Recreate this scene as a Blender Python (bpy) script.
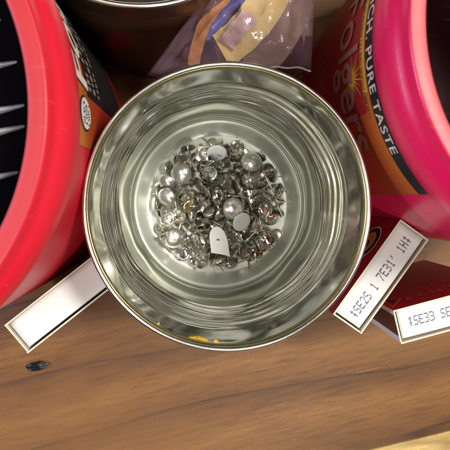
import bpy, bmesh, math, random
from mathutils import Vector, Matrix, Euler, noise

for o in list(bpy.data.objects):
    bpy.data.objects.remove(o, do_unlink=True)
SC = bpy.context.scene
COL = SC.collection
R = math.radians
PI = math.pi
random.seed(11)

# ------------------------------------------------------------------ camera
cam_d = bpy.data.cameras.new('camera')
cam = bpy.data.objects.new('camera', cam_d)
COL.objects.link(cam)
cam.location = (0, 0, 0.330)
cam.rotation_euler = (R(-3.43), R(-3.05), 0)
cam_d.sensor_width = 36
cam_d.lens = 36
cam_d.clip_start = 0.005
cam_d.clip_end = 50
cam_d.dof.use_dof = True
cam_d.dof.focus_distance = 0.27
cam_d.dof.aperture_fstop = 22
SC.camera = cam

# ------------------------------------------------------------------ world and lamps
world = bpy.data.worlds.new('World')
SC.world = world
world.use_nodes = True
bg = world.node_tree.nodes['Background']
bg.inputs['Color'].default_value = (0.92, 0.97, 0.94, 1)
bg.inputs['Strength'].default_value = 0.012

def lamp(name, loc, target, sx, sy, energy, color):
    d = bpy.data.lights.new(name, 'AREA')
    d.shape = 'RECTANGLE'
    d.size, d.size_y, d.energy, d.color = sx, sy, energy, color
    o = bpy.data.objects.new(name, d)
    COL.objects.link(o)
    o.location = loc
    o.rotation_euler = (Vector(target) - Vector(loc)).to_track_quat('-Z', 'Y').to_euler()
    return o

lamp('ceiling_light', (0.54, 0.18, 0.96), (0, 0, 0), 0.30, 0.16, 14.0, (1.0, 0.97, 0.90))
lamp('window_light', (0.16, -0.66, 0.84), (0.02, -0.03, 0.05), 0.26, 0.18, 4.0, (1.0, 0.97, 0.92))
lamp('side_window_light', (-0.75, -0.03, 0.47), (0.08, 0.04, 0.15), 0.42, 0.13, 5.6, (0.68, 0.70, 1.0))
lamp('floor_glint_fill', (-0.16, -0.06, 1.15), (0, 0, 0), 0.60, 0.06, 3.0, (1.0, 0.99, 0.94))  # added strip lamp overhead, puts glints on the tin's floor

SC.view_settings.view_transform = 'Standard'
SC.view_settings.look = 'None'
SC.view_settings.gamma = 1.0
SC.view_settings.use_curve_mapping = False
SC.view_settings.exposure = -0.15
SC.render.engine = 'CYCLES'
SC.cycles.max_bounces = 12
SC.cycles.glossy_bounces = 8
SC.cycles.transparent_max_bounces = 16
SC.cycles.sample_clamp_indirect = 6.0

# ------------------------------------------------------------------ helpers
def mat(name, color=(0.5, 0.5, 0.5), rough=0.5, metal=0.0, spec=0.5, coat=0.0):
    m = bpy.data.materials.new(name)
    m.use_nodes = True
    p = m.node_tree.nodes['Principled BSDF']
    p.inputs['Base Color'].default_value = (*color, 1)
    p.inputs['Roughness'].default_value = rough
    p.inputs['Metallic'].default_value = metal
    p.inputs['Specular IOR Level'].default_value = spec
    p.inputs['Coat Weight'].default_value = coat
    return m, m.node_tree.nodes, m.node_tree.links, p

def ramp(nodes, stops):
    r = nodes.new('ShaderNodeValToRGB')
    e = r.color_ramp.elements
    while len(e) < len(stops):
        e.new(0.5)
    for i, (t, c) in enumerate(stops):
        e[i].position = t
        e[i].color = (*c, 1)
    return r

def tex_noise(nodes, links, scale, detail=4, rough=0.5, stretch=None, coord='Object', dist=0.0, rot=0.0):
    tc = nodes.new('ShaderNodeTexCoord')
    mp = nodes.new('ShaderNodeMapping')
    if stretch:
        mp.inputs['Scale'].default_value = stretch
    mp.inputs['Rotation'].default_value = (0, 0, rot)
    n = nodes.new('ShaderNodeTexNoise')
    n.inputs['Scale'].default_value = scale
    n.inputs['Detail'].default_value = detail
    n.inputs['Roughness'].default_value = rough
    n.inputs['Distortion'].default_value = dist
    links.new(tc.outputs[coord], mp.inputs['Vector'])
    links.new(mp.outputs['Vector'], n.inputs['Vector'])
    return n

def bump(nodes, links, p, height, strength=0.2, dist=0.001):
    b = nodes.new('ShaderNodeBump')
    b.inputs['Strength'].default_value = strength
    b.inputs['Distance'].default_value = dist
    links.new(height, b.inputs['Height'])
    links.new(b.outputs['Normal'], p.inputs['Normal'])
    return b

def map_range(nodes, links, src, a, b):
    m = nodes.new('ShaderNodeMapRange')
    m.inputs['From Min'].default_value = 0.25
    m.inputs['From Max'].default_value = 0.75
    m.inputs['To Min'].default_value = a
    m.inputs['To Max'].default_value = b
    links.new(src, m.inputs['Value'])
    return m.outputs['Result']

def link_mesh(name, verts, faces, material, parent=None, smooth=False, mats=None, face_mats=None):
    me = bpy.data.meshes.new(name)
    me.from_pydata(verts, [], faces)
    for m in (mats or [material]):
        me.materials.append(m)
    if face_mats:
        for p, k in zip(me.polygons, face_mats):
            p.material_index = k
    if smooth:
        for p in me.polygons:
            p.use_smooth = True
    me.validate()
    me.update()
    o = bpy.data.objects.new(name, me)
    COL.objects.link(o)
    if parent:
        o.parent = parent
    return o

def tag(o, label, cat, group=None):
    o['label'] = label
    o['category'] = cat
    if group:
        o['group'] = group
    return o

def thing(name, loc, label, cat, group=None, rz=0.0):
    o = bpy.data.objects.new(name, None)
    o.empty_display_size = 0.01
    COL.objects.link(o)
    o.location = loc
    o.rotation_euler = (0, 0, rz)
    return tag(o, label, cat, group)

def lathe(prof, n=96, wob=None, closed=False):
    """revolve (r, z) pairs round Z; wob(theta, z) adds to the radius"""
    v, f, apex = [], [], {}
    for k, (r, z) in enumerate(prof):
        for i in range(n):
            a = 2 * PI * i / n
            rr = r + (wob(a, z, k) if wob else 0)
            v.append((rr * math.cos(a), rr * math.sin(a), z))
    m = len(prof)
    for k in range(m - (0 if closed else 1)):
        k2 = (k + 1) % m
        for i in range(n):
            j = (i + 1) % n
            f.append((k * n + i, k * n + j, k2 * n + j, k2 * n + i))
    return v, f

def box(x0, x1, y0, y1, z0, z1):
    v = [(x, y, z) for z in (z0, z1) for y in (y0, y1) for x in (x0, x1)]
    f = [(0, 2, 3, 1), (4, 5, 7, 6), (0, 1, 5, 4), (2, 6, 7, 3), (0, 4, 6, 2), (1, 3, 7, 5)]
    return v, f

def bevel(o, w, seg=2):
    b = o.modifiers.new('bevel', 'BEVEL')
    b.width = w
    b.segments = seg
    b.limit_method = 'ANGLE'
    return o

def text_mesh(body, size_x, size_y, bold=0.0, shear=0.0, spacing=1.0, sub=True):
    """lettering as flat (u, v) verts and faces, scaled so that the cap height is size_y and the line is size_x long"""
    cu = bpy.data.curves.new('lettering', 'FONT')
    cu.body = body
    cu.size = 1.0
    cu.offset = bold
    cu.shear = shear
    cu.space_character = spacing
    cu.resolution_u = 4
    o = bpy.data.objects.new('lettering', cu)
    COL.objects.link(o)
    dg = bpy.context.evaluated_depsgraph_get()
    me = bpy.data.meshes.new_from_object(o.evaluated_get(dg))
    bpy.data.objects.remove(o, do_unlink=True)
    bm = bmesh.new()
    bm.from_mesh(me)
    bpy.data.meshes.remove(me)
    bmesh.ops.triangulate(bm, faces=bm.faces)
    if sub:
        bmesh.ops.subdivide_edges(bm, edges=[e for e in bm.edges if e.calc_length() > 0.15], cuts=2, use_grid_fill=False)
        bmesh.ops.triangulate(bm, faces=bm.faces)
    xs = [w.co.x for w in bm.verts]
    x0, x1 = min(xs), max(xs)
    bm.verts.index_update()
    v = [((w.co.x - x0) / (x1 - x0) * size_x, w.co.y / 0.7 * size_y) for w in bm.verts]
    f = [tuple(w.index for w in fc.verts) for fc in bm.faces]
    bm.free()
    return v, f

def wrap(uv, faces, rad, th0, z0):
    """bend flat (u, v) lettering onto a cylinder of radius rad, u running to the reader's right"""
    return [(rad * math.cos(th0 + u / rad), rad * math.sin(th0 + u / rad), z0 + w) for u, w in uv], faces

def patch(rad, th0, th1, z0, z1, n=40, nz=8):
    v, f = [], []
    for j in range(nz + 1):
        for i in range(n + 1):
            a = th0 + (th1 - th0) * i / n
            v.append((rad * math.cos(a), rad * math.sin(a), z0 + (z1 - z0) * j / nz))
    for j in range(nz):
        for i in range(n):
            a = j * (n + 1) + i
            f.append((a, a + 1, a + n + 2, a + n + 1))
    return v, f

# ------------------------------------------------------------------ materials
def make_wood(name, c0, c1, c2, rough):
    """c0 = growth line, c1 / c2 = the wood between the lines"""
    m, N, L, p = mat(name, c1, rough)
    def mix(kind, fac, x, y):
        q = N.new('ShaderNodeMixRGB')
        q.blend_type = kind
        for sock, val in (('Fac', fac), ('Color1', x), ('Color2', y)):
            if isinstance(val, (int, float)):
                q.inputs[sock].default_value = val
            elif isinstance(val, tuple):
                q.inputs[sock].default_value = (*val, 1)
            else:
                L.new(val, q.inputs[sock])
        return q.outputs['Color']
    tc = N.new('ShaderNodeTexCoord')
    mp = N.new('ShaderNodeMapping')
    mp.inputs['Scale'].default_value = (0.16, 1.0, 1.0)
    mp.inputs['Rotation'].default_value = (0, 0, R(1.5))
    L.new(tc.outputs['Object'], mp.inputs['Vector'])
    wv = N.new('ShaderNodeTexWave')
    wv.wave_type, wv.bands_direction, wv.wave_profile = 'BANDS', 'Y', 'SAW'
    wv.inputs['Scale'].default_value = 6.0
    wv.inputs['Distortion'].default_value = 9.0
    wv.inputs['Detail'].default_value = 3
    wv.inputs['Detail Scale'].default_value = 1.1
    wv.inputs['Detail Roughness'].default_value = 0.55
    L.new(mp.outputs['Vector'], wv.inputs['Vector'])
    r1 = ramp(N, [(0.0, c1), (0.45, c2), (0.78, c1), (0.94, tuple(0.4 * x + 0.6 * y for x, y in zip(c0, c1))), (0.975, tuple(0.8 * x for x in c0)), (1.0, c1)])
    L.new(wv.outputs['Fac'], r1.inputs['Fac'])
    grain = tex_noise(N, L, 160, 5, 0.7, (0.22, 2.2, 2))
    r2 = ramp(N, [(0.32, (0.48, 0.42, 0.36)), (0.58, (1, 1, 1))])
    L.new(grain.outputs['Fac'], r2.inputs['Fac'])
    c = mix('MULTIPLY', 0.75, r1.outputs['Color'], r2.outputs['Color'])
    speck = tex_noise(N, L, 900, 3, 0.7)
    r3 = ramp(N, [(0.35, (0.70, 0.68, 0.66)), (0.6, (1.08, 1.06, 1.04))])
    L.new(speck.outputs['Fac'], r3.inputs['Fac'])
    c = mix('MULTIPLY', 0.8, c, r3.outputs['Color'])
    # worn, greyer areas of the finish
    worn = tex_noise(N, L, 5.5, 4, 0.6, (0.7, 1.5, 1))
    r4 = ramp(N, [(0.46, (0, 0, 0)), (0.70, (0.6, 0.6, 0.6))])
    L.new(worn.outputs['Fac'], r4.inputs['Fac'])
    c = mix('MIX', r4.outputs['Color'], c, (c2[0] * 0.95 + 0.02, c2[1] * 0.95 + 0.014, c2[2] + 0.012))
    # hair scratches
    for rot, sc_, th in ((0.5, 26, 0.735), (-0.9, 21, 0.74), (1.3, 30, 0.75)):
        sn = tex_noise(N, L, sc_, 2, 0.4, (0.6, 9, 1), rot=rot, dist=0.6)
        r5 = ramp(N, [(th, (0, 0, 0)), (th + 0.012, (0.55, 0.55, 0.55)), (th + 0.03, (0, 0, 0))])
        L.new(sn.outputs['Fac'], r5.inputs['Fac'])
        c = mix('MIX', r5.outputs['Color'], c, tuple(min(1, x * 1.35 + 0.02) for x in c2))
    L.new(c, p.inputs['Base Color'])
    L.new(map_range(N, L, worn.outputs['Fac'], rough - 0.05, rough + 0.15), p.inputs['Roughness'])
    bump(N, L, p, grain.outputs['Fac'], 0.22, 0.0005)
    return m

WOOD = make_wood('shelf_wood', (0.085, 0.031, 0.006), (0.158, 0.060, 0.010), (0.262, 0.116, 0.025), 0.52)
PINE = make_wood('edge_pine', (0.42, 0.26, 0.07), (0.62, 0.43, 0.14), (0.72, 0.56, 0.24), 0.5)

def make_tin(name, col, r0, r1, streak=True):
    m, N, L, p = mat(name, col, r0, 1.0)
    n = tex_noise(N, L, 55, 5, 0.65, (1, 1, 5) if streak else None)
    L.new(map_range(N, L, n.outputs['Fac'], r0, r1), p.inputs['Roughness'])
    n2 = tex_noise(N, L, 30, 4, 0.6)
    r = ramp(N, [(0.3, tuple(c * 0.82 for c in col)), (0.7, col)])
    L.new(n2.outputs['Fac'], r.inputs['Fac'])
    L.new(r.outputs['Color'], p.inputs['Base Color'])
    n3 = tex_noise(N, L, 70, 3, 0.5)
    bump(N, L, p, n3.outputs['Fac'], 0.035, 0.0012)
    return m

TIN = make_tin('tinplate', (0.93, 0.94, 0.86), 0.06, 0.14)
TIN_FLOOR = make_tin('satin_tinplate', (0.62, 0.63, 0.55), 0.28, 0.42, False)
TIN_FLOOR.node_tree.nodes['Principled BSDF'].inputs['Metallic'].default_value = 0.5
LACQUER = make_tin('gold_lacquer', (0.50, 0.45, 0.20), 0.22, 0.35)
RIM = make_tin('rim_tin', (0.82, 0.79, 0.68), 0.2, 0.3)
BRONZE, N_, L_, p_ = mat('brown_lacquered_tin', (0.17, 0.085, 0.048), 0.26, 0.75)
STEEL, *_ = mat('nickel', (0.80, 0.79, 0.75), 0.13, 1.0)
STEEL2 = make_tin('tarnished_nickel', (0.64, 0.62, 0.55), 0.18, 0.36, False)
BRIGHT, *_ = mat('bright_nickel', (0.94, 0.93, 0.90), 0.30, 1.0)
BRASS, *_ = mat('brass', (0.78, 0.66, 0.36), 0.25, 1.0)
WHITE_ENAMEL, *_ = mat('white_enamel', (0.80, 0.81, 0.80), 0.3, 0, 0.5)

def make_plastic(name, col, rough, coat=0.0):
    m, N, L, p = mat(name, col, rough, 0, 0.5, coat)
    n = tex_noise(N, L, 500, 3, 0.5)
    bump(N, L, p, n.outputs['Fac'], 0.12, 0.0003)
    n2 = tex_noise(N, L, 25, 4, 0.6)
    L.new(map_range(N, L, n2.outputs['Fac'], rough - 0.07, rough + 0.10), p.inputs['Roughness'])
    # dust specks and fine scuffs
    cur = None
    for sc_, th, st, rot in ((520, 0.73, None, 0), (60, 0.70, (0.5, 9, 1), 0.7), (70, 0.715, (0.5, 9, 1), -0.8)):
        q = tex_noise(N, L, sc_, 2, 0.5, st, rot=rot)
        r = ramp(N, [(th, (0, 0, 0)), (th + 0.02, (0.13, 0.13, 0.13))])
        L.new(q.outputs['Fac'], r.inputs['Fac'])
        mx = N.new('ShaderNodeMixRGB')
        L.new(r.outputs['Color'], mx.inputs['Fac'])
        if cur is None:
            mx.inputs['Color1'].default_value = (*col, 1)
        else:
            L.new(cur, mx.inputs['Color1'])
        mx.inputs['Color2'].default_value = (*(0.6 * c + 0.22 for c in col), 1)
        cur = mx.outputs['Color']
    L.new(cur, p.inputs['Base Color'])
    return m

RED = make_plastic('red_plastic', (0.60, 0.011, 0.028), 0.38)
RED2 = make_plastic('crimson_plastic', (0.76, 0.010, 0.085), 0.32)
DARK_IN = make_plastic('dark_red_plastic', (0.035, 0.004, 0.006), 0.5)  # canister inner walls, much darker than the outer red
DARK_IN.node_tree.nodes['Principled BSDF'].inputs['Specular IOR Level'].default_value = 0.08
LIP = make_plastic('scuffed_red_plastic', (0.50, 0.030, 0.034), 0.5)
LIP2 = make_plastic('scuffed_pink_plastic', (0.56, 0.085, 0.095), 0.5)
BLACK_PL, *_ = mat('black_plastic', (0.02, 0.018, 0.02), 0.26, 0, 0.9)
RIB_GLINT, *_ = mat('rib_glint_grey', (0.26, 0.26, 0.27), 0.2, 0, 0.8)  # grey base colour paints the bright glints along the black ribs
MATT_BLACK, *_ = mat('matt_black_plastic', (0.003, 0.0025, 0.003), 0.6, 0, 0.0)
INK_BLACK, *_ = mat('black_ink', (0.010, 0.009, 0.009), 0.5)
CREAM_INK, *_ = mat('cream_ink', (0.72, 0.62, 0.46), 0.5)
FADED_INK, *_ = mat('faded_cream_ink', (0.30, 0.25, 0.17), 0.5)
PINK_INK, *_ = mat('dusty_pink_ink', (0.33, 0.125, 0.095), 0.5)
YELLOW_INK, *_ = mat('yellow_ink', (0.60, 0.30, 0.03), 0.5)
ORANGE_INK, *_ = mat('orange_ink', (0.62, 0.20, 0.02), 0.5)
DKRED_INK, *_ = mat('dark_red_ink', (0.32, 0.013, 0.014), 0.45)
WHITE_INK, *_ = mat('white_ink', (0.72, 0.68, 0.62), 0.5)

def label_mat(name, stops, z0, z1):
    m, N, L, p = mat(name, (0.4, 0.1, 0.02), 0.45)
    tc = N.new('ShaderNodeTexCoord')
    sx = N.new('ShaderNodeSeparateXYZ')
    mr = N.new('ShaderNodeMapRange')
    mr.inputs['From Min'].default_value = z0
    mr.inputs['From Max'].default_value = z1
    L.new(tc.outputs['Object'], sx.inputs[0])
    L.new(sx.outputs['Z'], mr.inputs['Value'])
    r = ramp(N, stops)
    L.new(mr.outputs['Result'], r.inputs['Fac'])
    L.new(r.outputs['Color'], p.inputs['Base Color'])
    return m

LABEL = label_mat('printed_label', [(0.0, (0.34, 0.012, 0.012)), (0.35, (0.36, 0.016, 0.012)), (0.66, (0.40, 0.024, 0.012)),
                                    (0.86, (0.36, 0.055, 0.012)), (1.0, (0.48, 0.14, 0.016))], 0.03, 0.141)

def paper(name, col, rough=0.7):
    m, N, L, p = mat(name, col, rough)
    n = tex_noise(N, L, 120, 4, 0.6)
    r = ramp(N, [(0.3, tuple(c * 0.93 for c in col)), (0.7, col)])
    L.new(n.outputs['Fac'], r.inputs['Fac'])
    L.new(r.outputs['Color'], p.inputs['Base Color'])
    n2 = tex_noise(N, L, 900, 3, 0.6)
    bump(N, L, p, n2.outputs['Fac'], 0.1, 0.0002)
    return m

CARD_WHITE = paper('white_card', (0.82, 0.81, 0.78))
CARD_CREAM = paper('cream_card_edge', (0.78, 0.72, 0.54))
CARD_RED = paper('red_printed_card', (0.38, 0.014, 0.026), 0.4)
CARD_MAROON = paper('maroon_printed_card', (0.085, 0.010, 0.022), 0.4)
DOT_INK, *_ = mat('inkjet_dots', (0.09, 0.09, 0.15), 0.6)
GOLD_INK, *_ = mat('gold_print', (0.55, 0.22, 0.05), 0.45)
FAINT_INK, *_ = mat('faint_red_print', (0.42, 0.10, 0.08), 0.45)

# ------------------------------------------------------------------ the shelf
SH = R(12.3)
shelf = link_mesh('shelf', *box(-0.75, 0.75, 0.0, 0.62, -0.019, 0.0), WOOD)
shelf.location = (0.131, -0.1935, 0)
shelf.rotation_euler = (0, 0, SH)
shelf['kind'] = 'structure'
edge = link_mesh('edge_strip', *box(-0.75, 0.75, -0.055, -0.0004, -0.022, 0.0008), PINE, shelf)
bevel(edge, 0.0012)

# ------------------------------------------------------------------ tin can
TC = Vector((0.0126, -0.0049, 0))
tin = thing('tin_can', TC, 'open shiny ribbed tin can holding a heap of thumbtacks', 'tin can')
tin.scale = (1.015, 1.015, 1.0)

def rib(z):
    if 0.044 < z < 0.101:
        t = (z - 0.044) / 0.057
        env = min(1, t * 8, (1 - t) * 8)
        return 0.00062 * env * math.cos(2 * PI * (z - 0.044) / 0.0096)
    return 0.0

def wall_wob(a, z, k):
    e = min(1.0, max(0.0, (0.127 - z) / 0.01)) * min(1, z / 0.008)
    q = Vector((math.cos(a) * 2.6, math.sin(a) * 2.6, z * 26))
    return e * (0.0011 * noise.noise(q) + 0.00012 * noise.noise(q * 2.2))

inner = []
z = 0.0012
while z < 0.1275:
    inner.append((0.0624 + rib(z), z))
    z += 0.0009
outer = [(r + 0.00035, z) for r, z in reversed(inner)]
link_mesh('wall', *lathe(inner + outer, 200, wall_wob, closed=True), TIN, tin, True)
# rolled rim, with the gold lacquered band just under it
tor = [(0.0631 + 0.0011 * math.cos(t * 2 * PI / 12), 0.1281 + 0.0013 * math.sin(t * 2 * PI / 12)) for t in range(12)]
link_mesh('rim', *lathe(tor, 160, None, True), RIM, tin, True)
link_mesh('lacquer_band', *lathe([(0.06195, 0.1276), (0.06165, 0.1262), (0.0617, 0.1245), (0.0620, 0.1236), (0.0623, 0.1236), (0.0623, 0.1276)], 160, None, True), LACQUER, tin, True)
# the bottom: a groove at the foot of the wall, a broad rounded bead, a sunken middle
bprof = [(0.0623, 0.0050), (0.0616, 0.0022), (0.0610, 0.0016), (0.0604, 0.0020), (0.0600, 0.0050), (0.0595, 0.0086), (0.0586, 0.0098), (0.0576, 0.0096),
         (0.0560, 0.0078), (0.0544, 0.0060), (0.0528, 0.0045), (0.0512, 0.0033), (0.0496, 0.0025), (0.0480, 0.0021), (0.040, 0.0020), (0.038, 0.0016), (0.036, 0.0020),
         (0.02, 0.0020), (0.0005, 0.0020), (0.0005, 0.0004), (0.0622, 0.0004)]
link_mesh('bottom', *lathe(bprof, 160, None, True), TIN_FLOOR, tin, True)
# dried yellow crust under the rim
CRUST, N, L, p = mat('yellow_crust', (0.62, 0.36, 0.02), 0.5)
n = tex_noise(N, L, 700, 4, 0.6)
r_ = ramp(N, [(0.3, (0.45, 0.22, 0.01)), (0.5, (0.80, 0.52, 0.03)), (0.8, (0.85, 0.68, 0.14))])
L.new(n.outputs['Fac'], r_.inputs['Fac'])
L.new(r_.outputs['Color'], p.inputs['Base Color'])
for a0, a1, wid, seed in ((-107.5, -97.5, 0.0046, 1), (-97.0, -93.8, 0.0024, 5), (-122, -120.8, 0.0016, 9)):
    v, f = [], []
    n_, m_ = 26, 7
    for i in range(n_ + 1):
        t = i / n_
        A = R(a0 + (a1 - a0) * t)
        wv = wid * (0.45 + 0.55 * math.sin(PI * t)) * (0.75 + 0.9 * abs(noise.noise(Vector((t * 5, seed, 0)))))
        for j in range(m_ + 1):
            s = j / m_
            zz = 0.1236 - wv * s
            bul = 0.0016 * math.sin(PI * s) * math.sin(PI * min(1, max(0, t))) * (0.7 + noise.noise(Vector((t * 14, s * 5, seed))))
            rr = 0.0618 - max(0.0, bul) + 0.0003 * s - 0.00005
            v.append((rr * math.cos(A), rr * math.sin(A), zz))
    for i in range(n_):
        for j in range(m_):
            q = i * (m_ + 1) + j
            f.append((q, q + 1, q + m_ + 2, q + m_ + 1))
    link_mesh('dried_crust', v, f, CRUST, tin, True)

# ------------------------------------------------------------------ red canisters
CAN_PROF = [(0.0005, 0.0), (0.082, 0.0), (0.0880, 0.0025), (0.0903, 0.010), (0.0905, 0.030), (0.0905, 0.148), (0.0907, 0.1500), (0.0920, 0.1518), (0.0932, 0.1542),
            (0.0938, 0.1575), (0.0940, 0.1600), (0.0938, 0.1632), (0.0932, 0.1660), (0.0922, 0.1683), (0.0910, 0.1700), (0.0900, 0.1712), (0.0895, 0.1722), (0.0891, 0.1745), (0.0887, 0.1757), (0.0882, 0.1760)]
LIP_PROF = [(0.0883, 0.17605), (0.0877, 0.1757), (0.0868, 0.1758), (0.0836, 0.1757), (0.0826, 0.1751), (0.0822, 0.1738)]
IN_PROF = [(0.0822, 0.1738), (0.0815, 0.1690), (0.0812, 0.1600), (0.0860, 0.1520), (0.0880, 0.140), (0.0880, 0.012), (0.086, 0.008), (0.0005, 0.007)]

def canister(loc, label, red, lip):
    c = thing('coffee_canister', loc, label, 'canister')
    link_mesh('body', *lathe(CAN_PROF, 192), red, c, True)
    link_mesh('rim_lip', *lathe(LIP_PROF, 192), lip, c, True)
    link_mesh('inner_wall', *lathe(IN_PROF, 128), DARK_IN, c, True)
    return c

def dashes(rows, width, height, step):
    """rows of tiny printed strokes too small to read"""
    v, f = [], []
    for r0 in range(rows):
        u = 0.0
        while u < width:
            w = random.uniform(0.25, 0.6) * height
            y0 = r0 * step + random.choice((0, 0, 0.15)) * height
            q = len(v)
            v += [(u, y0), (u + w, y0), (u + w, y0 + height), (u, y0 + height)]
            f.append((q, q + 1, q + 2, q + 3))
            u += w + random.choice((0.25, 0.3, 0.35, 0.9)) * height
    return v, f

def on_can(name, c, uvf, th_deg, z0, m, lift=0.0003):
    v, f = wrap(uvf[0], uvf[1], 0.0905 + lift, R(th_deg), z0)
    return link_mesh(name, v, f, m, c)

right = canister((0.160, 0.064, 0), 'crimson plastic coffee canister, open, its label reading RICH. PURE TASTE', RED2, LIP2)
rad = 0.0905
link_mesh('label_panel', *patch(rad + 0.0002, R(140), R(223.5), 0.028, 0.141, 60, 16), LABEL, right)
link_mesh('black_band', *patch(rad + 0.0003, R(138), R(223.5), 0.1395, 0.1490, 60, 2), INK_BLACK, right)
link_mesh('yellow_band', *patch(rad + 0.00035, R(140), R(192), 0.1335, 0.1388, 50, 2), YELLOW_INK, right)
link_mesh('dark_panel', *patch(rad + 0.0003, R(140), R(197), 0.080, 0.1330, 50, 4), DKRED_INK, right)
on_can('lettering', right, text_mesh('RICH. PURE TASTE', 0.0700, 0.0062, 0.012, 0, 1.12), 166.0, 0.1415, CREAM_INK, 0.0006)
on_can('logo_lettering', right, text_mesh('Folgers', 0.0740, 0.0275, 0.012, 0.05, 1.0), 160.5, 0.1050, PINK_INK, 0.0009)
on_can('lettering', right, text_mesh('CLASSIC ROAST', 0.060, 0.0075, 0.0, 0, 1.05), 168.0, 0.0700, PINK_INK, 0.0006)
on_can('fine_print', right, dashes(1, 0.052, 0.0012, 0), 166.0, 0.1345, INK_BLACK, 0.0006)
# printed sunburst
sv, sf = [(0, 0)], []
for i in range(40):
    a = 2 * PI * i / 40
    q = (0.0125 if i % 4 == 0 else 0.0085 if i % 2 == 0 else 0.0032)
    sv.append((q * math.cos(a), q * 1.25 * math.sin(a)))
sf = [(0, 1 + i, 1 + (i + 1) % 40) for i in range(40)]
on_can('sunburst', right, (sv, sf), 186, 0.1230, YELLOW_INK, 0.0007)
#, w * 0.5) for u, w in sv], sf), 189.5, 0.1230, CREAM_INK, 0.0008)

left = canister((-0.1482, 0.032, 0), 'bright red plastic coffee canister holding a black ribbed insert', RED, LIP)
left.scale = (1.1, 1.1, 1.0)
link_mesh('label_panel', *patch(rad + 0.0002, R(-6), R(60), 0.035, 0.1465, 60, 14), LABEL, left)
link_mesh('dark_panel', *patch(rad + 0.0003, R(7), R(60), 0.040, 0.1285, 50, 4), INK_BLACK, left)
on_can('logo_lettering', left, text_mesh('Folgers', 0.0760, 0.0165, 0.02, 0.12, 1.0), 8.0, 0.1292, WHITE_INK, 0.0009)
for k in range(3):
    on_can('fine_print', left, dashes(1, 0.058, 0.0050 - k * 0.0008, 0), 9.0, 0.1205 - k * 0.0082, FADED_INK, 0.0006)
ov = [(0.0068 * math.cos(2 * PI * i / 40), 0.0085 * math.sin(2 * PI * i / 40)) for i in range(40)]
on_can('oval_badge', left, (ov, [tuple(range(40))]), 2.0, 0.1355, INK_BLACK, 0.0004)
on_can('oval_badge', left, ([(u * 0.88, w * 0.9) for u, w in ov], [tuple(range(40))]), 2.0, 0.1355, WHITE_INK, 0.0006)
on_can('fine_print', left, dashes(3, 0.0078, 0.0016, 0.0036), -0.6, 0.1310, INK_BLACK, 0.0009)

# black ribbed insert sunk into the left canister
ins = thing('ribbed_insert', (-0.1482, 0.032, 0.150), 'glossy black plastic insert with raised ribs inside the bright red canister', 'plastic insert', rz=R(14))
ins.scale = (1.1, 1.1, 1.0)
link_mesh('tray', *lathe([(0.0005, 0.0), (0.0785, 0.0), (0.0800, 0.0010), (0.0805, 0.0040), (0.0800, 0.0045), (0.0785, 0.0022), (0.0005, 0.0020)], 96), MATT_BLACK, ins, True)
for k in range(-5, 6):
    y = k * 0.0122 + 0.003 * math.sin(k * 2.1)
    half = math.sqrt(max(0, 0.074 ** 2 - y * y))
    v, f = [], []
    n_, m_ = 24, 8
    for i in range(n_ + 1):
        x = -half + 2 * half * i / n_
        e = min(1, (i / n_) * 9, (1 - i / n_) * 9)
        hw, hh = 0.0016 * (0.35 + 0.65 * e), 0.0052 * e + 0.0003
        for j in range(m_ + 1):
            t = PI * j / m_
            v.append((x, y + hw * math.cos(t), 0.0018 + hh * math.sin(t)))
    for i in range(n_):
        for j in range(m_):
            q = i * (m_ + 1) + j
            f.append((q, q + m_ + 1, q + m_ + 2, q + 1))
    link_mesh('rib', v, f, RIB_GLINT, ins, True)

# grey curved strip inside the right canister
STRIP_GREY, *_ = mat('strip_grey', (0.38, 0.37, 0.36), 0.3)
v, f = [], []
for i in range(41):
    A = R(150 + 75 * i / 40)
    for (dr, dz) in ((0, 0), (0.0016, 0.0), (0.0016, 0.014), (0, 0.014)):
        v.append(((0.066 + dr) * math.cos(A), (0.066 + dr) * math.sin(A), dz + 0.002 * math.sin(i * 0.2)))
for i in range(40):
    for j in range(4):
        q = i * 4
        f.append((q + j, q + (j + 1) % 4, q + 4 + (j + 1) % 4, q + 4 + j))
f += [(3, 2, 1, 0), (160, 161, 162, 163)]
strip = tag(link_mesh('grey_strip', v, f, STRIP_GREY, None, True), 'curved grey strip set inside the crimson canister', 'strip')
strip.location = (0.164, 0.064, 0.0072)

# ------------------------------------------------------------------ brown can at the back
def bcan_prof():
    pr = [(0.0005, 0.0), (0.0680, 0.0), (0.0706, 0.0006), (0.0708, 0.0030), (0.0697, 0.0042)]
    z = 0.0055
    while z < 0.117:
        d = 0.0
        if 0.088 < z < 0.104:
            d = 0.00045 * math.cos(2 * PI * (z - 0.088) / 0.0036)
        pr.append((0.0695 + d, z))
        z += 0.0009
    pr += [(0.0695, 0.1185)]
    return pr
bc = thing('brown_can', (-0.029, 0.1555, 0), 'dark brown lacquered metal can standing behind the ribbed tin', 'metal can')
link_mesh('body', *lathe(bcan_prof(), 160), BRONZE, bc, True)
tor = [(0.0692 + 0.0014 * math.cos(t * 2 * PI / 12), 0.1197 + 0.0016 * math.sin(t * 2 * PI / 12)) for t in range(12)]
link_mesh('rim', *lathe(tor, 160, None, True), RIM, bc, True)
link_mesh('inner_wall', *lathe([(0.0682, 0.1190), (0.0682, 0.002), (0.0005, 0.0015)], 128), BRONZE, bc, True)
nt = thing('folded_note', (-0.029, 0.1555, 0.0018), 'pale folded paper with dark pencil lines inside the brown can', 'paper')
v, f = [], []
for i in range(13):
    for j in range(13):
        x, y = (i - 6) / 6 * 0.046, (j - 6) / 6 * 0.046
        v.append((x, y, 0.098 + 0.006 * noise.noise(Vector((x * 60, y * 60, 3)))))
f = [(i * 13 + j, i * 13 + j + 13, i * 13 + j + 14, i * 13 + j + 1) for i in range(12) for j in range(12)]
sheet = link_mesh('sheet', v, f, CARD_WHITE, nt, True)
v, f = [], []
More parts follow.
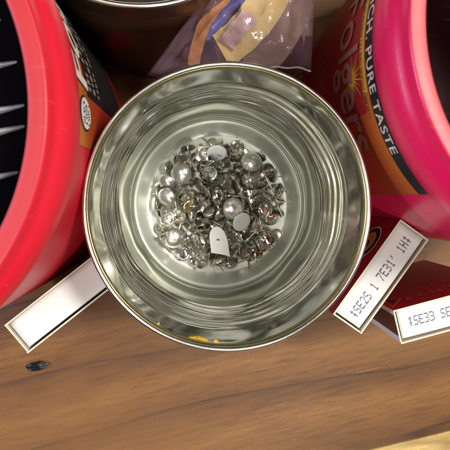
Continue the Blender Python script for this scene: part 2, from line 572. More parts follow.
for i in range(25):                                   # the rolled tube of paper that the sheet sits on
    a = 2 * PI * i / 24
    for zz in (0.0, 0.095):
        v.append((0.034 * math.cos(a), 0.034 * math.sin(a), zz))
f = [(2 * i, 2 * i + 2, 2 * i + 3, 2 * i + 1) for i in range(24)]
link_mesh('roll', v, f, CARD_WHITE, nt, True)
for k, (x0, y0, x1, y1) in enumerate([(-0.02, -0.036, 0.0, -0.026), (0.0, -0.026, 0.014, -0.037), (0.006, -0.03, 0.03, -0.024), (-0.03, -0.02, -0.01, -0.034)]):
    d = Vector((x1 - x0, y1 - y0)).normalized()
    nrm = Vector((-d.y, d.x)) * 0.0004
    n_ = 8
    v, f = [], []
    for i in range(n_ + 1):
        t = i / n_
        x, y = x0 + (x1 - x0) * t, y0 + (y1 - y0) * t
        zz = 0.0986 + 0.006 * noise.noise(Vector((x * 60, y * 60, 3)))
        v += [(x + nrm.x, y + nrm.y, zz), (x - nrm.x, y - nrm.y, zz)]
    f = [(2 * i, 2 * i + 1, 2 * i + 3, 2 * i + 2) for i in range(n_)]
    link_mesh('pencil_line', v, f, INK_BLACK, nt)

# ------------------------------------------------------------------ playing-card sized boxes
DOTS = {'+': '00100 01110 00100 00100 01110 00100 00100', 'H': '10001 10001 10001 11111 10001 10001 10001', '1': '00100 01100 00100 00100 00100 00100 01110',
        'S': '01111 10000 10000 01110 00001 00001 11110', 'E': '11111 10000 10000 11110 10000 10000 11111', '3': '11110 00001 00001 01110 00001 00001 11110',
        '7': '11111 00001 00010 00100 00100 01000 01000', '2': '01110 10001 00001 00010 00100 01000 11111', "'": '00100 00100 01000 00000 00000 00000 00000', ' ': '00000 00000 00000 00000 00000 00000 00000'}

def dot_code(s, pitch, up, tall=1.6):
    v, f = [], []
    d = pitch * 0.44
    for k, ch in enumerate(s):
        for row, bits in enumerate(DOTS[ch].split()):
            for c, b in enumerate(bits):
                if b == '1':
                    x = (k * 6.3 + c) * pitch + random.uniform(-.1, .1) * pitch
                    y = (6 - row) * pitch * tall * up + random.uniform(-.15, .15) * pitch
                    q = len(v)
                    v += [(x - d * 1.15, y - d * 1.3, 0), (x + d * 1.15, y - d * 1.3, 0), (x + d * 1.15, y + d * 1.3, 0), (x - d * 1.15, y + d * 1.3, 0)]
                    f.append((q, q + 1, q + 2, q + 3))
    return v, f

BW, BT, BH = 0.0640, 0.0195, 0.0890     # wide, thick, tall
def card_box(loc, rz, label, code, flip, code_at, gap_side):
    """upright carton, origin at the middle of its base; long side along X"""
    b = thing('card_box', loc, label, 'box', 'small red cartons stood on end round the tin', rz)
    w, t, h, th = BW / 2, BT / 2, BH, 0.0008
    v, f, fm = [], [], []
    def add(vv, ff, mi, outer):
        q = len(v)
        v.extend(vv)
        for k, x in enumerate(ff):
            f.append(tuple(q + i for i in x))
            fm.append(mi if k == outer else 1)      # only the outside is printed, bare cream card elsewhere
    add(*box(-w, w, -t, -t + th, 0, h), 0, 2)
    add(*box(-w, w, t - th, t, 0, h - 0.0006), 0, 3)
    add(*box(-w, -w + th, -t + th, t - th, 0, h - 0.0008), 2, 4)
    add(*box(w - th, w, -t + th, t - th, 0, h - 0.0003), 2, 5)
    add(*box(-w + th, w - th, -t + th, t - th, 0, th), 2, 0)
    link_mesh('sleeve', v, f, None, b, False, [CARD_RED, CARD_CREAM, CARD_WHITE], fm)
    # tucked end flap, a little short on one long side so that a dark gap stays
    g0, g1 = (0.0013, 0.0002) if gap_side < 0 else (0.0002, 0.0013)
    nx, ny = 16, 6
    fv, ff = [], []
    x0, x1, y0, y1 = -w + th + 0.0011, w - th - 0.0003, -t + th + g0, t - th - g1
    for j in range(ny + 1):
        for i in range(nx + 1):
            x, y = x0 + (x1 - x0) * i / nx, y0 + (y1 - y0) * j / ny
            fv.append((x, y, h - 0.0014 - 0.0006 * abs(x / w) ** 2 + 0.0003 * noise.noise(Vector((x * 50, y * 50, loc[0] * 99)))))
    ff = [(j * (nx + 1) + i, j * (nx + 1) + i + 1, (j + 1) * (nx + 1) + i + 1, (j + 1) * (nx + 1) + i) for j in range(ny) for i in range(nx)]
    fl = link_mesh('end_flap', fv, ff, CARD_WHITE, b, True)
    so = fl.modifiers.new('thickness', 'SOLIDIFY')
    so.thickness = 0.0005
    so.offset = -1
    if code:
        cv, cf = dot_code(code, 0.00050, flip)
        ox, oy = code_at
        link_mesh('printed_code', [(x + ox, y + oy, h - 0.00105 - 0.0006 * abs((x + ox) / w) ** 2) for x, y, _ in cv], cf, DOT_INK, b)
    # maroon print on the narrow sides, between white margins
    for s in (-1, 1):
        x = s * (w + 0.00012)
        link_mesh('side_print', [(x, -t + 0.0042, 0.002), (x, t - 0.0032, 0.002), (x, t - 0.0032, h - 0.0015), (x, -t + 0.0042, h - 0.0015)], [(0, 1, 2, 3)], CARD_MAROON, b)
    return b

def face_print(b, side, shapes):
    """flat print on a broad face: (name, [(u, z) ring], material); u to the reader's right"""
    for name, ring, m, lift in shapes:
        y = side * (BT / 2 + lift)
        link_mesh(name, [(-side * u, y, z) for u, z in ring], [tuple(range(len(ring)))], m, b)

def ring_shape(u, z, a, b_, n=36):
    return [(u + a * math.cos(2 * PI * i / n), z + b_ * math.sin(2 * PI * i / n)) for i in range(n)]

def px_box(cx, cy, ang):
    return (cx, cy, 0), ang

# beside the left canister, tucked against the tin
b1 = card_box((-0.0735, -0.0555, 0), math.atan2(0.0395, 0.0505), 'small red carton with plain white end between the bright red canister and the tin', None, 1, (0, 0), -1)
# leaning space between the tin and the crimson canister
b2 = card_box((0.0990, -0.0435, 0), math.atan2(0.0524, 0.0370), 'small red carton with a long dotted code on its white end, between two other objects',
              "+SE2S 1 7E31' 1H+", 1, (-0.0262, -0.0028), -1)
b3 = card_box((0.1400, -0.0640, 0), math.atan2(0.013, 0.051), 'small red carton with a dotted code, partly hidden behind another carton', "+SE33 SE21 7'+", 1, (-0.0245, -0.0016), -1)
b2['label'] = 'small red carton with dotted code on its white end, standing between tin and crimson canister'
b3['label'] = 'small red carton showing its maroon narrow side, dotted code on its white end'
face_print(b2, 1, [('emblem', ring_shape(-0.014, 0.068, 0.0115, 0.0125), WHITE_INK, 0.0001), ('emblem', ring_shape(-0.014, 0.068, 0.0105, 0.0115), INK_BLACK, 0.0002),
                   ('emblem', ring_shape(-0.014, 0.068, 0.0075, 0.0085), GOLD_INK, 0.0003), ('emblem', ring_shape(-0.0125, 0.066, 0.0035, 0.0055), INK_BLACK, 0.0004)])
def quad(u0, u1, z0, z1):
    return [(u0, z0), (u1, z0), (u1, z1), (u0, z1)]
face_print(b3, 1, [('border_print', [(0.0300, 0.084), (0.0300, 0.062), (0.0200, 0.073)], GOLD_INK, 0.0001), ('border_print', [(0.0292, 0.082), (0.0292, 0.064), (0.0212, 0.073)], CARD_RED, 0.0002),
                   ('border_print', [(0.0275, 0.078), (0.0275, 0.068), (0.0230, 0.073)], CARD_MAROON, 0.0003)])
for k, (w_, z_, hh, _) in enumerate([(0.034, 0.072, 0.0055, ''), (0.030, 0.060, 0.0035, ''), (0.034, 0.050, 0.0035, '')]):
    uv, ff = dashes(1, w_, hh, 0)
    link_mesh('face_lettering', [(-(u - 0.016), BT / 2 + 0.00015, z_ + q) for u, q in uv], ff, FAINT_INK, b3)
    link_mesh('face_lettering', [(-(u - 0.012), BT / 2 + 0.00015, z_ - 0.032 + q) for u, q in uv], ff, FAINT_INK, b2)

# ------------------------------------------------------------------ clear bag and what is in it
bag = thing('plastic_bag', (0.020, 0.090, 0), 'crumpled clear pinkish plastic bag with coloured paper inside, behind the tin', 'plastic bag')
FILM = bpy.data.materials.new('clear_film')
FILM.use_nodes = True
N, L = FILM.node_tree.nodes, FILM.node_tree.links
N.remove(N['Principled BSDF'])
out = N['Material Output']
tr = N.new('ShaderNodeBsdfTransparent')
tr.inputs['Color'].default_value = (0.98, 0.95, 0.975, 1)
gl = N.new('ShaderNodeBsdfGlossy')
gl.inputs['Roughness'].default_value = 0.09
gl.inputs['Color'].default_value = (1.0, 0.93, 1.0, 1)
df = N.new('ShaderNodeBsdfDiffuse')
df.inputs['Color'].default_value = (0.80, 0.50, 0.66, 1)
lw = N.new('ShaderNodeLayerWeight')
lw.inputs['Blend'].default_value = 0.36
m1 = N.new('ShaderNodeMixShader')
m1.inputs['Fac'].default_value = 0.09
m2 = N.new('ShaderNodeMixShader')
nb = tex_noise(N, L, 110, 4, 0.6)
bp = N.new('ShaderNodeBump')
bp.inputs['Strength'].default_value = 0.5
bp.inputs['Distance'].default_value = 0.002
L.new(nb.outputs['Fac'], bp.inputs['Height'])
L.new(bp.outputs['Normal'], gl.inputs['Normal'])
L.new(bp.outputs['Normal'], lw.inputs['Normal'])
L.new(tr.outputs[0], m1.inputs[1])
L.new(df.outputs[0], m1.inputs[2])
L.new(lw.outputs['Facing'], m2.inputs['Fac'])
L.new(m1.outputs[0], m2.inputs[1])
L.new(gl.outputs[0], m2.inputs[2])
L.new(m2.outputs[0], out.inputs['Surface'])

# corners of the bag's top seen from above (bag coordinates): front-left, front-right, back-right, back-left
Q = [Vector((-0.048, -0.026, 0.088)), Vector((0.035, -0.025, 0.104)), Vector((0.034, 0.030, 0.118)), Vector((-0.006, 0.020, 0.114))]
nu, nv, ns = 22, 15, 8
bv, bf = [], []
def bag_top(s, t):
    a = Q[0].lerp(Q[1], s)
    b_ = Q[3].lerp(Q[2], s)
    P = a.lerp(b_, t)
    q = Vector((s * 3.2, t * 2.6, 1.7))
    rid = 1 - abs(noise.noise(q) * 2.2)
    e = min(1, s * 6, (1 - s) * 6) * min(1, t * 6, (1 - t) * 6)
    P.z += e * (0.010 * math.sin(PI * s) * math.sin(PI * t) + 0.0065 * rid * rid - 0.003 + random.uniform(-0.0013, 0.0013))
    P.y += 0.0012 * math.sin(s * 17) * (1 - t) + 0.0006 * math.sin(s * 41 + 1) * (1 - t)
    P.x += e * random.uniform(-0.0016, 0.0016)
    P.y += e * random.uniform(-0.0016, 0.0016)
    return P
for j in range(nv + 1):
    for i in range(nu + 1):
        bv.append(tuple(bag_top(i / nu, j / nv)))
for j in range(nv):
    for i in range(nu):
        a = j * (nu + 1) + i
        if random.random() < 0.5:
            bf += [(a, a + 1, a + nu + 2), (a, a + nu + 2, a + nu + 1)]
        else:
            bf += [(a, a + 1, a + nu + 1), (a + 1, a + nu + 2, a + nu + 1)]
loop = [i for i in range(nu + 1)] + [j * (nu + 1) + nu for j in range(1, nv + 1)] + [nv * (nu + 1) + i for i in range(nu - 1, -1, -1)] + [j * (nu + 1) for j in range(nv - 1, 0, -1)]
cen = Vector((0.010, 0.004))
prev = loop
for k in range(1, ns + 1):
    t = k / ns
    cur = []
    for n0, idx in enumerate(loop):
        x, y, z = bv[idx]
        sh = 1 - 0.30 * t ** 0.8
        w = 0.0025 * math.sin(PI * t) * noise.noise(Vector((n0 * 0.11, t * 4, 7)))
        d = Vector((x, y)) - cen
        d = d * sh + (d.normalized() * w)
        cur.append(len(bv))
        bv.append((cen.x + d.x, cen.y + d.y, z * (1 - t) + 0.0006 * t))
    for i in range(len(loop)):
        j = (i + 1) % len(loop)
        bf.append((prev[i], cur[i], cur[j], prev[j]))
    prev = cur
bf.append(tuple(prev))
link_mesh('film', bv, bf, FILM, bag, True)
# heat-sealed hem along the front right edge
SEAL, *_ = mat('sealed_film', (0.80, 0.68, 0.78), 0.3)
hv, hf = [], []
for i in range(33):
    P = bag_top(0.70 + 0.30 * i / 32, 0.0)
    jag = 0.00012 * math.sin(i * 2.3)
    hv += [(P.x, P.y + 0.0001, P.z + 0.0002), (P.x, P.y - 0.0005 - jag, P.z - 0.0002)]
hf = [(2 * i, 2 * i + 1, 2 * i + 3, 2 * i + 2) for i in range(32)]
link_mesh('sealed_hem', hv, hf, SEAL, bag, True)

def bent_strip(name, pts, width, m, label, cat, rest):
    """a paper strip in the bag: a flat ribbon along pts, folded down on one side to the floor of the bag"""
    P = [Vector(p_) for p_ in pts]
    n0 = len(P)
    fine = []
    for i in range(n0 - 1):
        a, b_, c, d = P[max(i - 1, 0)], P[i], P[i + 1], P[min(i + 2, n0 - 1)]
        for k in range(6):
            t = k / 6
            fine.append(0.5 * (2 * b_ + (c - a) * t + (2 * a - 5 * b_ + 4 * c - d) * t * t + (3 * b_ - a - 3 * c + d) * t ** 3))
    fine.append(P[-1])
    v, f = [], []
    n_ = len(fine) - 1
    for i, p_ in enumerate(fine):
        d = fine[min(i + 1, n_)] - fine[max(i - 1, 0)]
        nrm = Vector((-d.y, d.x, 0)).normalized() * width / 2
        wav = Vector((0, 0, 0.0012 * math.sin(i * 1.7)))
        v += [tuple(p_ + nrm + wav), tuple(p_), tuple(p_ - nrm - wav), tuple(p_ - nrm - wav), (p_.x * 0.75 + 0.003, p_.y * 0.75 + 0.002, rest)]
    for i in range(n_):
        a, b_ = 5 * i, 5 * i + 5
        f += [(a, a + 1, b_ + 1, b_), (a + 1, a + 2, b_ + 2, b_ + 1), (a + 3, a + 4, b_ + 4, b_ + 3)]
    o = link_mesh(name, v, f, m, None, True)
    o.location = bag.location
    return tag(o, label, cat)
YEL = paper('yellow_paper', (0.72, 0.56, 0.18))
ORA = paper('orange_paper', (0.62, 0.26, 0.05))
BLU = paper('blue_paper', (0.06, 0.10, 0.38))
TAN = paper('tan_lightener', (0.46, 0.34, 0.24))
WHI = paper('pale_pink_paper', (0.52, 0.36, 0.34))
bent_strip('yellow_strip', [(0.021, 0.028, 0.110), (0.017, 0.016, 0.107), (0.011, 0.004, 0.101), (0.001, -0.006, 0.093), (-0.009, -0.012, 0.086)], 0.019, YEL, 'broad yellow paper strip inside the clear bag', 'paper strip', 0.002)
bent_strip('orange_strip', [(0.000, 0.018, 0.104), (-0.008, 0.010, 0.100), (-0.017, 0.001, 0.093), (-0.022, -0.010, 0.084), (-0.024, -0.017, 0.076)], 0.0065, ORA, 'narrow orange paper strip curving along the side of the clear bag', 'paper strip', 0.002)
bent_strip('blue_card', [(0.003, 0.028, 0.107), (-0.002, 0.019, 0.103), (-0.010, 0.004, 0.089), (-0.014, -0.006, 0.082)], 0.018, BLU, 'dark blue card under the orange strip in the clear bag', 'card', 0.002)
bent_strip('tan_lightener', [(0.026, 0.024, 0.100), (0.022, 0.008, 0.094), (0.014, -0.006, 0.084), (0.004, -0.014, 0.076)], 0.030, TAN, 'wide tan sheet added deep inside the clear bag to lighten it', 'paper', 0.002)  # added sheet that brightens the dark inside of the bag
bent_strip('pink_paper', [(0.006, 0.002, 0.099), (-0.001, -0.004, 0.0955), (-0.006, -0.010, 0.0895)], 0.009, WHI, 'crumpled pale pink paper scrap inside the clear bag', 'paper', 0.002)

# ------------------------------------------------------------------ small black chip on the shelf
CHIP, N, L, p = mat('black_shell', (0.012, 0.012, 0.014), 0.22)
n = tex_noise(N, L, 400, 3, 0.6, (0.4, 2, 1))
bump(N, L, p, n.outputs['Fac'], 0.5, 0.001)
v, f = [], []
for j in range(15):
    ph = -PI / 2 + PI * j / 14
    for i in range(28):
        a = 2 * PI * i / 28
        x = 0.0080 * math.cos(ph) * math.cos(a)
        y = 0.0034 * math.cos(ph) * math.sin(a)
        zz = 0.0019 * math.sin(ph)
        k = 1 + 0.35 * noise.noise(Vector((x * 260, y * 260, zz * 260)))
        if zz > 0:
            zz -= 0.0007 * math.exp(-((y + 0.0006) / 0.0008) ** 2)
        v.append((x * k, y * k, max(0.0, zz * k + 0.0013)))
f = [(j * 28 + i, j * 28 + (i + 1) % 28, (j + 1) * 28 + (i + 1) % 28, (j + 1) * 28 + i) for j in range(14) for i in range(28)]
chip = tag(link_mesh('black_chip', v, f, CHIP, None, True), 'small glossy black oval chip lying on the bare wood', 'chip')
chip.location = (-0.1195, -0.1225, 0.0002)
chip.rotation_euler = (0, 0, R(8))

# ------------------------------------------------------------------ thumbtacks
def mm(pr):
    return [(r * 0.001, z * 0.001) for r, z in pr]
FLAT_PROF = mm([(0.05, 1.25), (1.6, 1.18), (3.2, 0.92), (4.5, 0.52), (5.0, 0.15), (5.2, -0.12), (5.1, -0.2), (4.7, 0.05), (4.0, 0.30), (2.4, 0.62), (0.05, 0.75)])
DOME_PROF = mm([(0.05, 4.0), (1.8, 3.85), (3.6, 3.3), (5.2, 2.3), (6.3, 1.05), (6.9, 0.0), (6.75, -0.05), (6.4, 0.2), (5.8, 0.9), (4.7, 1.9), (3.2, 2.7), (0.05, 3.4)])
DISC_PROF = mm([(0.05, 0.95), (4.0, 0.92), (5.8, 0.75), (6.2, 0.4), (6.1, 0.0), (5.5, -0.1), (0.05, 0.05)])
PIN_F = mm([(0.02, -9.8), (0.25, -8.6), (0.48, -7.0), (0.54, -0.6), (0.9, 0.3), (1.3, 0.75)])
PIN_D = mm([(0.02, -8.2), (0.25, -7.2), (0.48, -6.0), (0.52, 2.5), (0.9, 2.9), (1.3, 3.3)])
def me_of(name, prof, n, m):
    o = link_mesh(name, *lathe(prof, n), m, None, True)
    me = o.data
    bpy.data.objects.remove(o, do_unlink=True)
    return me
CAPS = {(k, q): me_of('cap', pr, 24, m) for k, pr in (('f', FLAT_PROF), ('d', DOME_PROF), ('w', DISC_PROF))
        for q, m in (('s', STEEL), ('t', STEEL2), ('n', BRIGHT), ('b', BRASS), ('w', WHITE_ENAMEL))}
PINS = {(k, q): me_of('pin', pr, 8, m) for k, pr in (('f', PIN_F), ('d', PIN_D), ('w', PIN_F))
        for q, m in (('s', STEEL), ('b', BRASS))}
G = 'thumbtacks heaped in the tin'
def tack(kind, finish, x, y, zz, a, b_, c, label):
    t = thing('thumbtack', (TC.x + x * 0.001, TC.y + y * 0.001, zz * 0.001), label, 'thumbtack', G)
    t.rotation_euler = (a, b_, c)
    for nm, me in (('cap', CAPS[(kind, finish)]), ('pin', PINS[(kind, 'b' if finish == 'b' else 's')])):
        o = bpy.data.objects.new(nm, me)
        COL.objects.link(o)
        o.parent = t
    return t

# settled heap: kind, x, y, z in mm from the middle of the tin's foot, then the tilt
TACKS = [
    ('f',-33.6,-26.6,6.8,-0.41,0.98,-1.41), ('f',12.3,12.9,6.7,-0.87,-0.65,1.41), ('f',42.4,-22.6,3.3,3.14,0.00,0.10),
    ('f',-46.2,0.8,6.9,-1.09,0.23,1.65), ('d',2.1,-6.6,7.4,-0.87,0.24,-2.04), ('f',0.1,5.7,6.8,-0.41,0.98,2.29),
    ('f',38.2,-0.3,3.3,-0.00,-3.14,-0.77), ('f',-16.3,-16.0,3.3,3.14,0.00,1.04), ('f',21.9,-15.4,6.8,0.19,1.01,0.02),
    ('f',21.2,3.3,3.3,-0.00,3.14,0.98), ('f',-0.0,24.3,6.7,-0.87,0.65,-3.07), ('f',-41.5,8.2,6.7,-0.87,0.65,-1.04),
    ('f',-4.7,-35.9,6.9,0.10,-1.01,2.72), ('f',-2.7,-1.3,6.8,0.41,-0.98,-0.47), ('f',7.2,27.6,6.8,-1.02,0.22,2.01),
    ('f',23.3,16.4,3.7,-0.01,-3.00,0.25), ('f',15.0,-39.9,6.8,0.99,-0.33,0.37), ('f',-26.2,0.8,3.9,0.18,-3.10,-0.67),
    ('f',-17.3,-6.9,4.1,3.07,0.27,1.01), ('f',15.2,26.0,6.8,-1.02,0.22,0.09), ('f',27.5,-9.8,6.8,1.02,-0.22,1.06),
    ('f',8.3,-25.3,4.5,-3.07,-0.41,-0.32), ('f',30.6,14.1,6.8,-1.02,0.22,-2.67), ('d',38.0,-10.2,7.8,-0.87,0.65,-2.39),
    ('f',29.1,34.0,6.8,-1.02,0.22,2.89), ('f',26.9,-35.9,6.9,0.11,1.01,1.89), ('f',-16.5,2.0,3.7,0.03,-3.00,0.45),
    ('f',42.5,-5.9,6.8,-0.26,1.00,-2.30), ('f',9.7,20.4,6.9,0.48,2.10,-0.24), ('f',7.9,-37.4,4.2,0.09,-2.83,-0.09),
    ('f',-21.8,26.9,6.7,-0.87,0.65,1.59), ('f',-1.4,-25.1,3.4,-3.13,-0.03,-0.00), ('f',27.5,-2.3,4.9,-2.63,-0.01,1.88),
    ('f',15.3,-22.7,3.3,0.00,3.14,0.19), ('f',1.3,-39.8,4.6,2.80,0.32,-1.15), ('f',-16.3,-39.7,4.5,2.83,0.30,1.11),
    ('f',17.9,36.8,3.3,3.14,-0.00,1.08), ('f',1.8,-30.6,7.8,-0.69,-0.59,-1.04), ('f',-8.2,-27.0,4.3,-2.95,-0.27,-0.37),
    ('f',-8.8,7.8,3.9,2.94,0.08,0.58), ('f',6.4,38.8,4.6,0.00,-2.92,0.11), ('f',-5.4,-9.0,6.7,-0.87,0.65,-2.55),
    ('d',20.8,16.5,10.3,0.66,0.21,-1.15), ('f',-21.8,-9.6,7.3,0.80,1.01,-1.86), ('f',-9.8,19.0,6.8,0.28,-1.00,-2.80),
    ('f',43.5,10.5,6.8,1.02,0.22,-1.84), ('f',-30.8,-9.2,3.3,3.13,0.00,1.12), ('f',-11.7,-33.2,5.0,2.95,-0.41,-0.04),
    ('f',35.0,-4.1,7.5,0.63,2.59,1.28), ('f',16.9,-8.1,4.5,0.29,-2.80,1.25), ('f',-26.0,-35.7,3.7,0.12,-3.07,0.01),
    ('f',39.2,21.0,6.8,-0.85,0.68,1.99), ('f',-26.8,-20.5,6.8,-0.89,-0.61,-1.02), ('f',-40.4,-3.6,5.9,2.53,0.52,-1.08),
    ('f',27.2,25.4,4.3,2.78,0.10,-0.14), ('f',11.1,-0.6,3.6,-3.03,0.03,-0.96), ('f',6.0,-16.6,4.6,2.96,0.42,1.02),
    ('f',-15.5,31.5,3.3,-0.00,-3.14,0.75), ('f',-6.3,-19.5,6.1,0.35,3.12,-0.09), ('f',-14.5,14.7,6.8,1.04,-0.26,-0.95),
    ('f',10.8,-34.2,9.0,1.04,1.03,-2.58), ('d',31.1,-27.6,7.3,-0.72,0.61,-0.57), ('f',-22.6,14.6,7.0,1.07,0.00,0.03),
    ('f',21.9,-24.8,5.2,2.87,0.53,-0.14), ('f',-1.4,43.1,6.8,0.41,0.98,2.83), ('f',-27.6,8.4,5.1,2.70,0.40,0.20),
    ('f',-34.4,1.7,4.5,2.70,-0.12,-1.30), ('f',-33.7,-19.2,4.6,0.13,2.69,-1.40), ('f',17.3,-31.5,6.8,-0.48,0.94,-0.55),
    ('f',21.4,-1.3,8.7,-1.25,-0.76,1.69), ('f',-18.7,-32.2,4.9,-0.10,2.61,-1.67), ('f',14.6,-13.0,7.4,2.25,2.14,0.03),
    ('f',-7.2,-4.2,10.2,0.04,-0.86,-0.86), ('f',19.2,9.6,5.4,-3.02,0.03,0.19), ('f',-22.4,20.8,6.8,0.41,0.98,2.63),
    ('f',-1.4,17.9,7.1,-1.13,-0.13,-2.53), ('f',-37.0,-9.6,5.7,2.77,0.08,-1.17), ('f',-41.7,16.1,7.0,1.13,0.24,-2.65),
    ('f',-5.0,28.5,6.8,0.72,0.79,-0.67), ('f',2.1,-24.0,7.7,2.25,0.40,-0.69), ('d',7.2,-42.5,8.6,1.94,-2.41,-0.16),
    ('f',8.5,7.9,7.1,1.15,-0.19,-1.78), ('f',17.5,-6.5,10.9,0.37,-0.82,0.93), ('f',-22.8,-26.2,4.3,2.80,-0.11,-1.08),
    ('f',-19.5,33.3,7.2,-1.11,-0.40,0.72), ('f',35.2,24.6,7.9,0.10,2.58,0.40), ('f',-36.9,-21.8,10.9,1.01,-0.31,0.74),
    ('f',-32.9,4.1,9.5,-1.02,-0.41,1.08), ('f',-2.6,36.6,8.0,-0.46,0.73,2.06), ('f',25.3,-29.5,10.1,-1.65,1.22,-1.22),
    ('f',-14.2,-22.7,7.0,0.82,-0.73,-0.14), ('f',10.1,19.7,12.9,-1.98,0.19,0.49), ('f',4.7,25.4,12.0,-1.14,0.38,0.54),
    ('f',28.0,-19.7,4.6,-2.69,-0.12,1.61), ('f',29.0,20.4,7.6,-0.07,-3.09,-0.17), ('f',37.2,5.9,7.1,-0.71,0.96,0.04),
    ('f',-33.6,16.1,6.8,-0.41,0.98,-0.03), ('f',-11.2,39.1,4.0,2.90,-0.05,-0.71), ('f',-12.3,-40.9,9.2,2.39,-0.61,0.51),
    ('d',13.7,2.1,10.9,-2.20,0.79,-1.70), ('f',-40.0,-16.2,5.6,2.87,0.40,0.48), ('f',30.9,5.8,4.6,-2.69,-0.08,1.31),
    ('f',-10.5,-1.0,5.8,-0.15,-2.95,-1.44), ('f',-19.8,7.5,5.9,2.83,0.72,0.97), ('f',13.5,41.6,5.3,2.78,-0.09,-0.50),
    ('f',-9.0,21.7,9.2,2.50,-0.51,-1.31), ('f',13.1,-18.4,8.4,-0.75,1.05,0.27), ('f',-20.9,-16.2,7.9,-2.13,-0.28,-0.52),
    ('f',-11.8,27.9,6.2,-2.43,0.50,0.54), ('f',-6.1,12.6,6.2,0.33,-2.34,0.25), ('f',1.1,15.1,7.3,-2.37,1.06,0.20),
    ('f',-14.1,-9.9,8.2,-0.77,-2.63,0.94), ('f',-4.0,30.3,12.7,-2.08,0.59,-1.18), ('f',-35.0,26.2,6.8,0.72,0.77,1.06),
    ('f',-7.6,-30.0,9.5,-0.78,0.15,-1.66), ('f',38.0,12.8,7.8,-1.31,0.55,0.56), ('f',-13.5,6.6,8.8,-0.08,1.17,1.32),
    ('f',-9.0,-24.1,11.8,-0.58,-0.42,-1.50), ('d',0.8,6.5,12.6,0.20,0.37,0.40), ('f',-6.1,43.0,7.3,-0.15,2.24,-0.75),
    ('f',-7.0,5.1,9.3,0.69,-2.07,0.75), ('f',26.5,6.2,9.4,-1.41,0.58,0.50), ('f',20.7,-37.7,11.6,1.51,-0.01,-3.03),
    ('f',-25.6,9.7,10.3,1.52,-0.75,0.79), ('f',-37.6,-4.4,11.1,-2.99,-0.77,-0.51), ('f',-8.9,9.1,13.3,-0.81,1.07,2.79),
    ('f',-38.5,9.1,7.8,-2.24,0.01,1.57), ('f',4.9,34.9,9.5,-0.31,2.39,-0.35), ('f',-23.1,30.2,12.2,-2.60,-0.45,-0.21),
    ('f',-17.7,-24.7,12.1,-0.00,0.97,-2.94), ('f',7.9,6.4,15.5,-0.07,-2.39,0.09), ('f',12.1,33.6,7.0,-0.15,-1.06,1.67),
    ('f',-23.7,-30.3,9.1,1.57,0.20,2.56), ('f',-10.5,-15.8,8.3,1.01,2.44,-0.06), ('f',-12.4,28.0,12.1,-1.61,0.43,1.33),
    ('f',43.1,4.2,11.7,1.58,1.64,-0.40), ('f',-26.8,-7.5,7.9,2.27,-0.33,1.90), ('d',-19.2,-2.7,11.0,-1.14,2.30,0.33),
    ('f',-27.3,-14.1,8.3,-0.62,2.09,0.52), ('f',-9.3,35.9,11.2,-0.18,-2.81,-0.92), ('f',30.6,-3.6,11.9,-2.19,1.25,-0.22),
    ('f',-11.5,-14.0,13.4,-1.73,-0.03,-1.35), ('f',24.6,-13.1,12.0,1.46,0.62,-1.87), ('f',22.1,32.5,7.0,2.66,-0.53,0.94),
    ('f',-21.9,5.8,12.0,0.53,2.40,-0.27), ('f',-27.7,32.5,5.0,-2.98,-0.55,-0.96), ('f',-30.5,-31.0,8.3,-0.55,-2.81,-0.76),
    ('f',4.0,16.4,13.7,2.54,-0.30,-1.01), ('f',-3.2,-14.4,8.9,1.16,1.18,2.33), ('f',-21.8,40.2,8.2,-2.08,-0.86,0.55),
    ('f',11.2,-5.6,13.3,0.88,0.20,-0.25), ('f',18.6,30.8,11.5,0.66,-0.59,2.18), ('f',33.1,19.5,12.7,-2.26,1.23,-0.18),
    ('f',21.5,-35.3,13.2,0.33,-2.78,0.57), ('f',-26.7,35.5,10.6,-1.28,-2.35,0.76), ('f',21.1,24.3,15.4,-1.96,-0.79,0.22),
    ('d',-0.5,-40.6,12.5,-1.60,0.00,0.50), ('f',31.1,-17.7,9.4,1.53,2.79,0.21), ('f',9.8,-13.4,11.6,0.98,1.93,-1.42),
    ('f',3.0,-15.4,10.5,1.15,0.94,0.75), ('f',27.0,25.1,11.6,-2.48,0.40,-0.35), ('f',41.3,-0.5,14.5,-1.88,-0.71,0.61),
    ('f',-6.2,21.8,14.3,0.01,2.71,1.87), ('f',19.7,-25.3,11.1,1.89,0.05,-0.77), ('f',5.5,-29.4,10.1,-2.28,0.59,1.53),
]

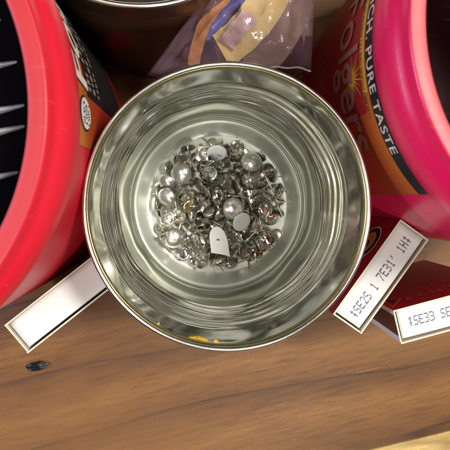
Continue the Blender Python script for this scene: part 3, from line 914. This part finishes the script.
for i, (k, x, y, zz, a, b_, c) in enumerate(TACKS):
    q = 's' if (i * 7) % 5 < 2 else 't'
    up = Euler((a, b_, c)).to_matrix()[2][2]
    pose = 'head up' if up > 0.5 else 'pin up' if up < -0.5 else 'on its side'
    r_mm = math.hypot(x, y)
    where = 'at the rim of the heap' if r_mm > 34 else 'in the middle of the heap' if r_mm < 17 else 'partway out in the heap'
    depth = 'on top' if zz > 10.5 else 'buried'
    tack(k, q, x, y, zz, a, b_, c, '%s %s tack lying %s, %s %s' % ('silver' if q == 's' else 'tarnished', 'flat-headed' if k == 'f' else 'dome-headed', pose, depth, where))
HEROES = [
    ('d', 'n', -26.0, 21.5, 14.2, 0.20, -0.18, 0.4, 'large shiny dome tack lying head up beside a half-hidden dome tack'),
    ('d', 'n', -36.5, 5.5, 12.0, -0.10, -0.45, 1.0, 'shiny dome tack head up against the ring of the tin, tilted outwards'),
    ('d', 'n', -31.0, -23.5, 12.0, 0.25, -0.30, 2.0, 'pearly dome tack head up at the edge of the heap, clear of the others'),
    ('d', 'n', 10.3, -2.8, 16.0, 0.12, 0.18, 0.4, 'bright dome tack topping the middle of the heap, above a white disc'),
    ('d', 'n', 22.5, 30.0, 15.5, 0.30, 0.22, 2.7, 'dome tack with a bluish glint at the far edge of the heap'),
    ('d', 's', 34.0, -25.0, 12.0, -0.05, 0.35, 2.3, 'dark-reflecting dome tack at the edge of the heap beside a brass pin'),
    ('w', 'w', 15.8, -11.8, 15.0, 0.50, 0.35, 0.3, 'white-headed flat tack half under the bright dome tack in the middle'),
    ('w', 'w', -1.5, 36.5, 13.0, -0.75, -0.35, 2.8, 'white-headed flat tack lying head up at the far edge of the heap'),
    ('d', 'n', -36.8, 16.0, 10.5, 0.10, -0.55, 1.0, 'small-looking shiny dome tack half hidden beneath the large shiny one'),
    ('d', 's', 33.0, -4.0, 11.5, 0.15, 0.50, 0.5, 'silver dome tack tilted toward the ring on the plain side of the heap'),
    ('f', 'b', -20.5, -1.0, 15.0, 0.55, 0.5, 0.2, 'brassy yellow thumbtack tilted on top of the heap'),
    ('f', 'b', 30.0, -31.0, 9.5, 2.2, 0.35, 0.3, 'thumbtack with a brass pin pointing up at the edge of the heap'),
]
for h, big in zip(HEROES, (1.12, 1, 1.05, 1.2, 1.1, 1.1, 1.15, 1.15, 0.9, 1, 1, 1)):
    tack(*h).scale = (big, big, big)
# torn scrap of white card
v = [(-0.0058, -0.0085), (-0.0064, 0.003), (-0.0056, 0.0070), (-0.0035, 0.0098), (-0.0012, 0.0106), (0.0014, 0.0098), (0.0038, 0.0070), (0.0054, 0.0030), (0.0062, -0.0020), (0.0066, -0.0080), (0.0070, -0.0120), (0.0030, -0.0104)]
vv = [(x, y, 0.0) for x, y in v] + [(x, y, 0.0007) for x, y in v]
n_ = len(v)
ff = [tuple(range(n_ - 1, -1, -1)), tuple(range(n_, 2 * n_))] + [(i, (i + 1) % n_, n_ + (i + 1) % n_, n_ + i) for i in range(n_)]
scrap = thing('card_scrap', (TC.x - 0.0003, TC.y - 0.0245, 0.0205), 'torn scrap of white card with a small dark mark, lying on the thumbtacks', 'card scrap')
scrap.rotation_euler = (0.25, -0.1, 0.05)
link_mesh('card', vv, ff, CARD_WHITE, scrap)
link_mesh('mark', [(-0.0016, 0.0006, 0.0009), (0.0004, 0.0003, 0.0009), (0.0008, 0.0013, 0.0009), (-0.0012, 0.0018, 0.0009)], [(0, 1, 2, 3)], DOT_INK, scrap)
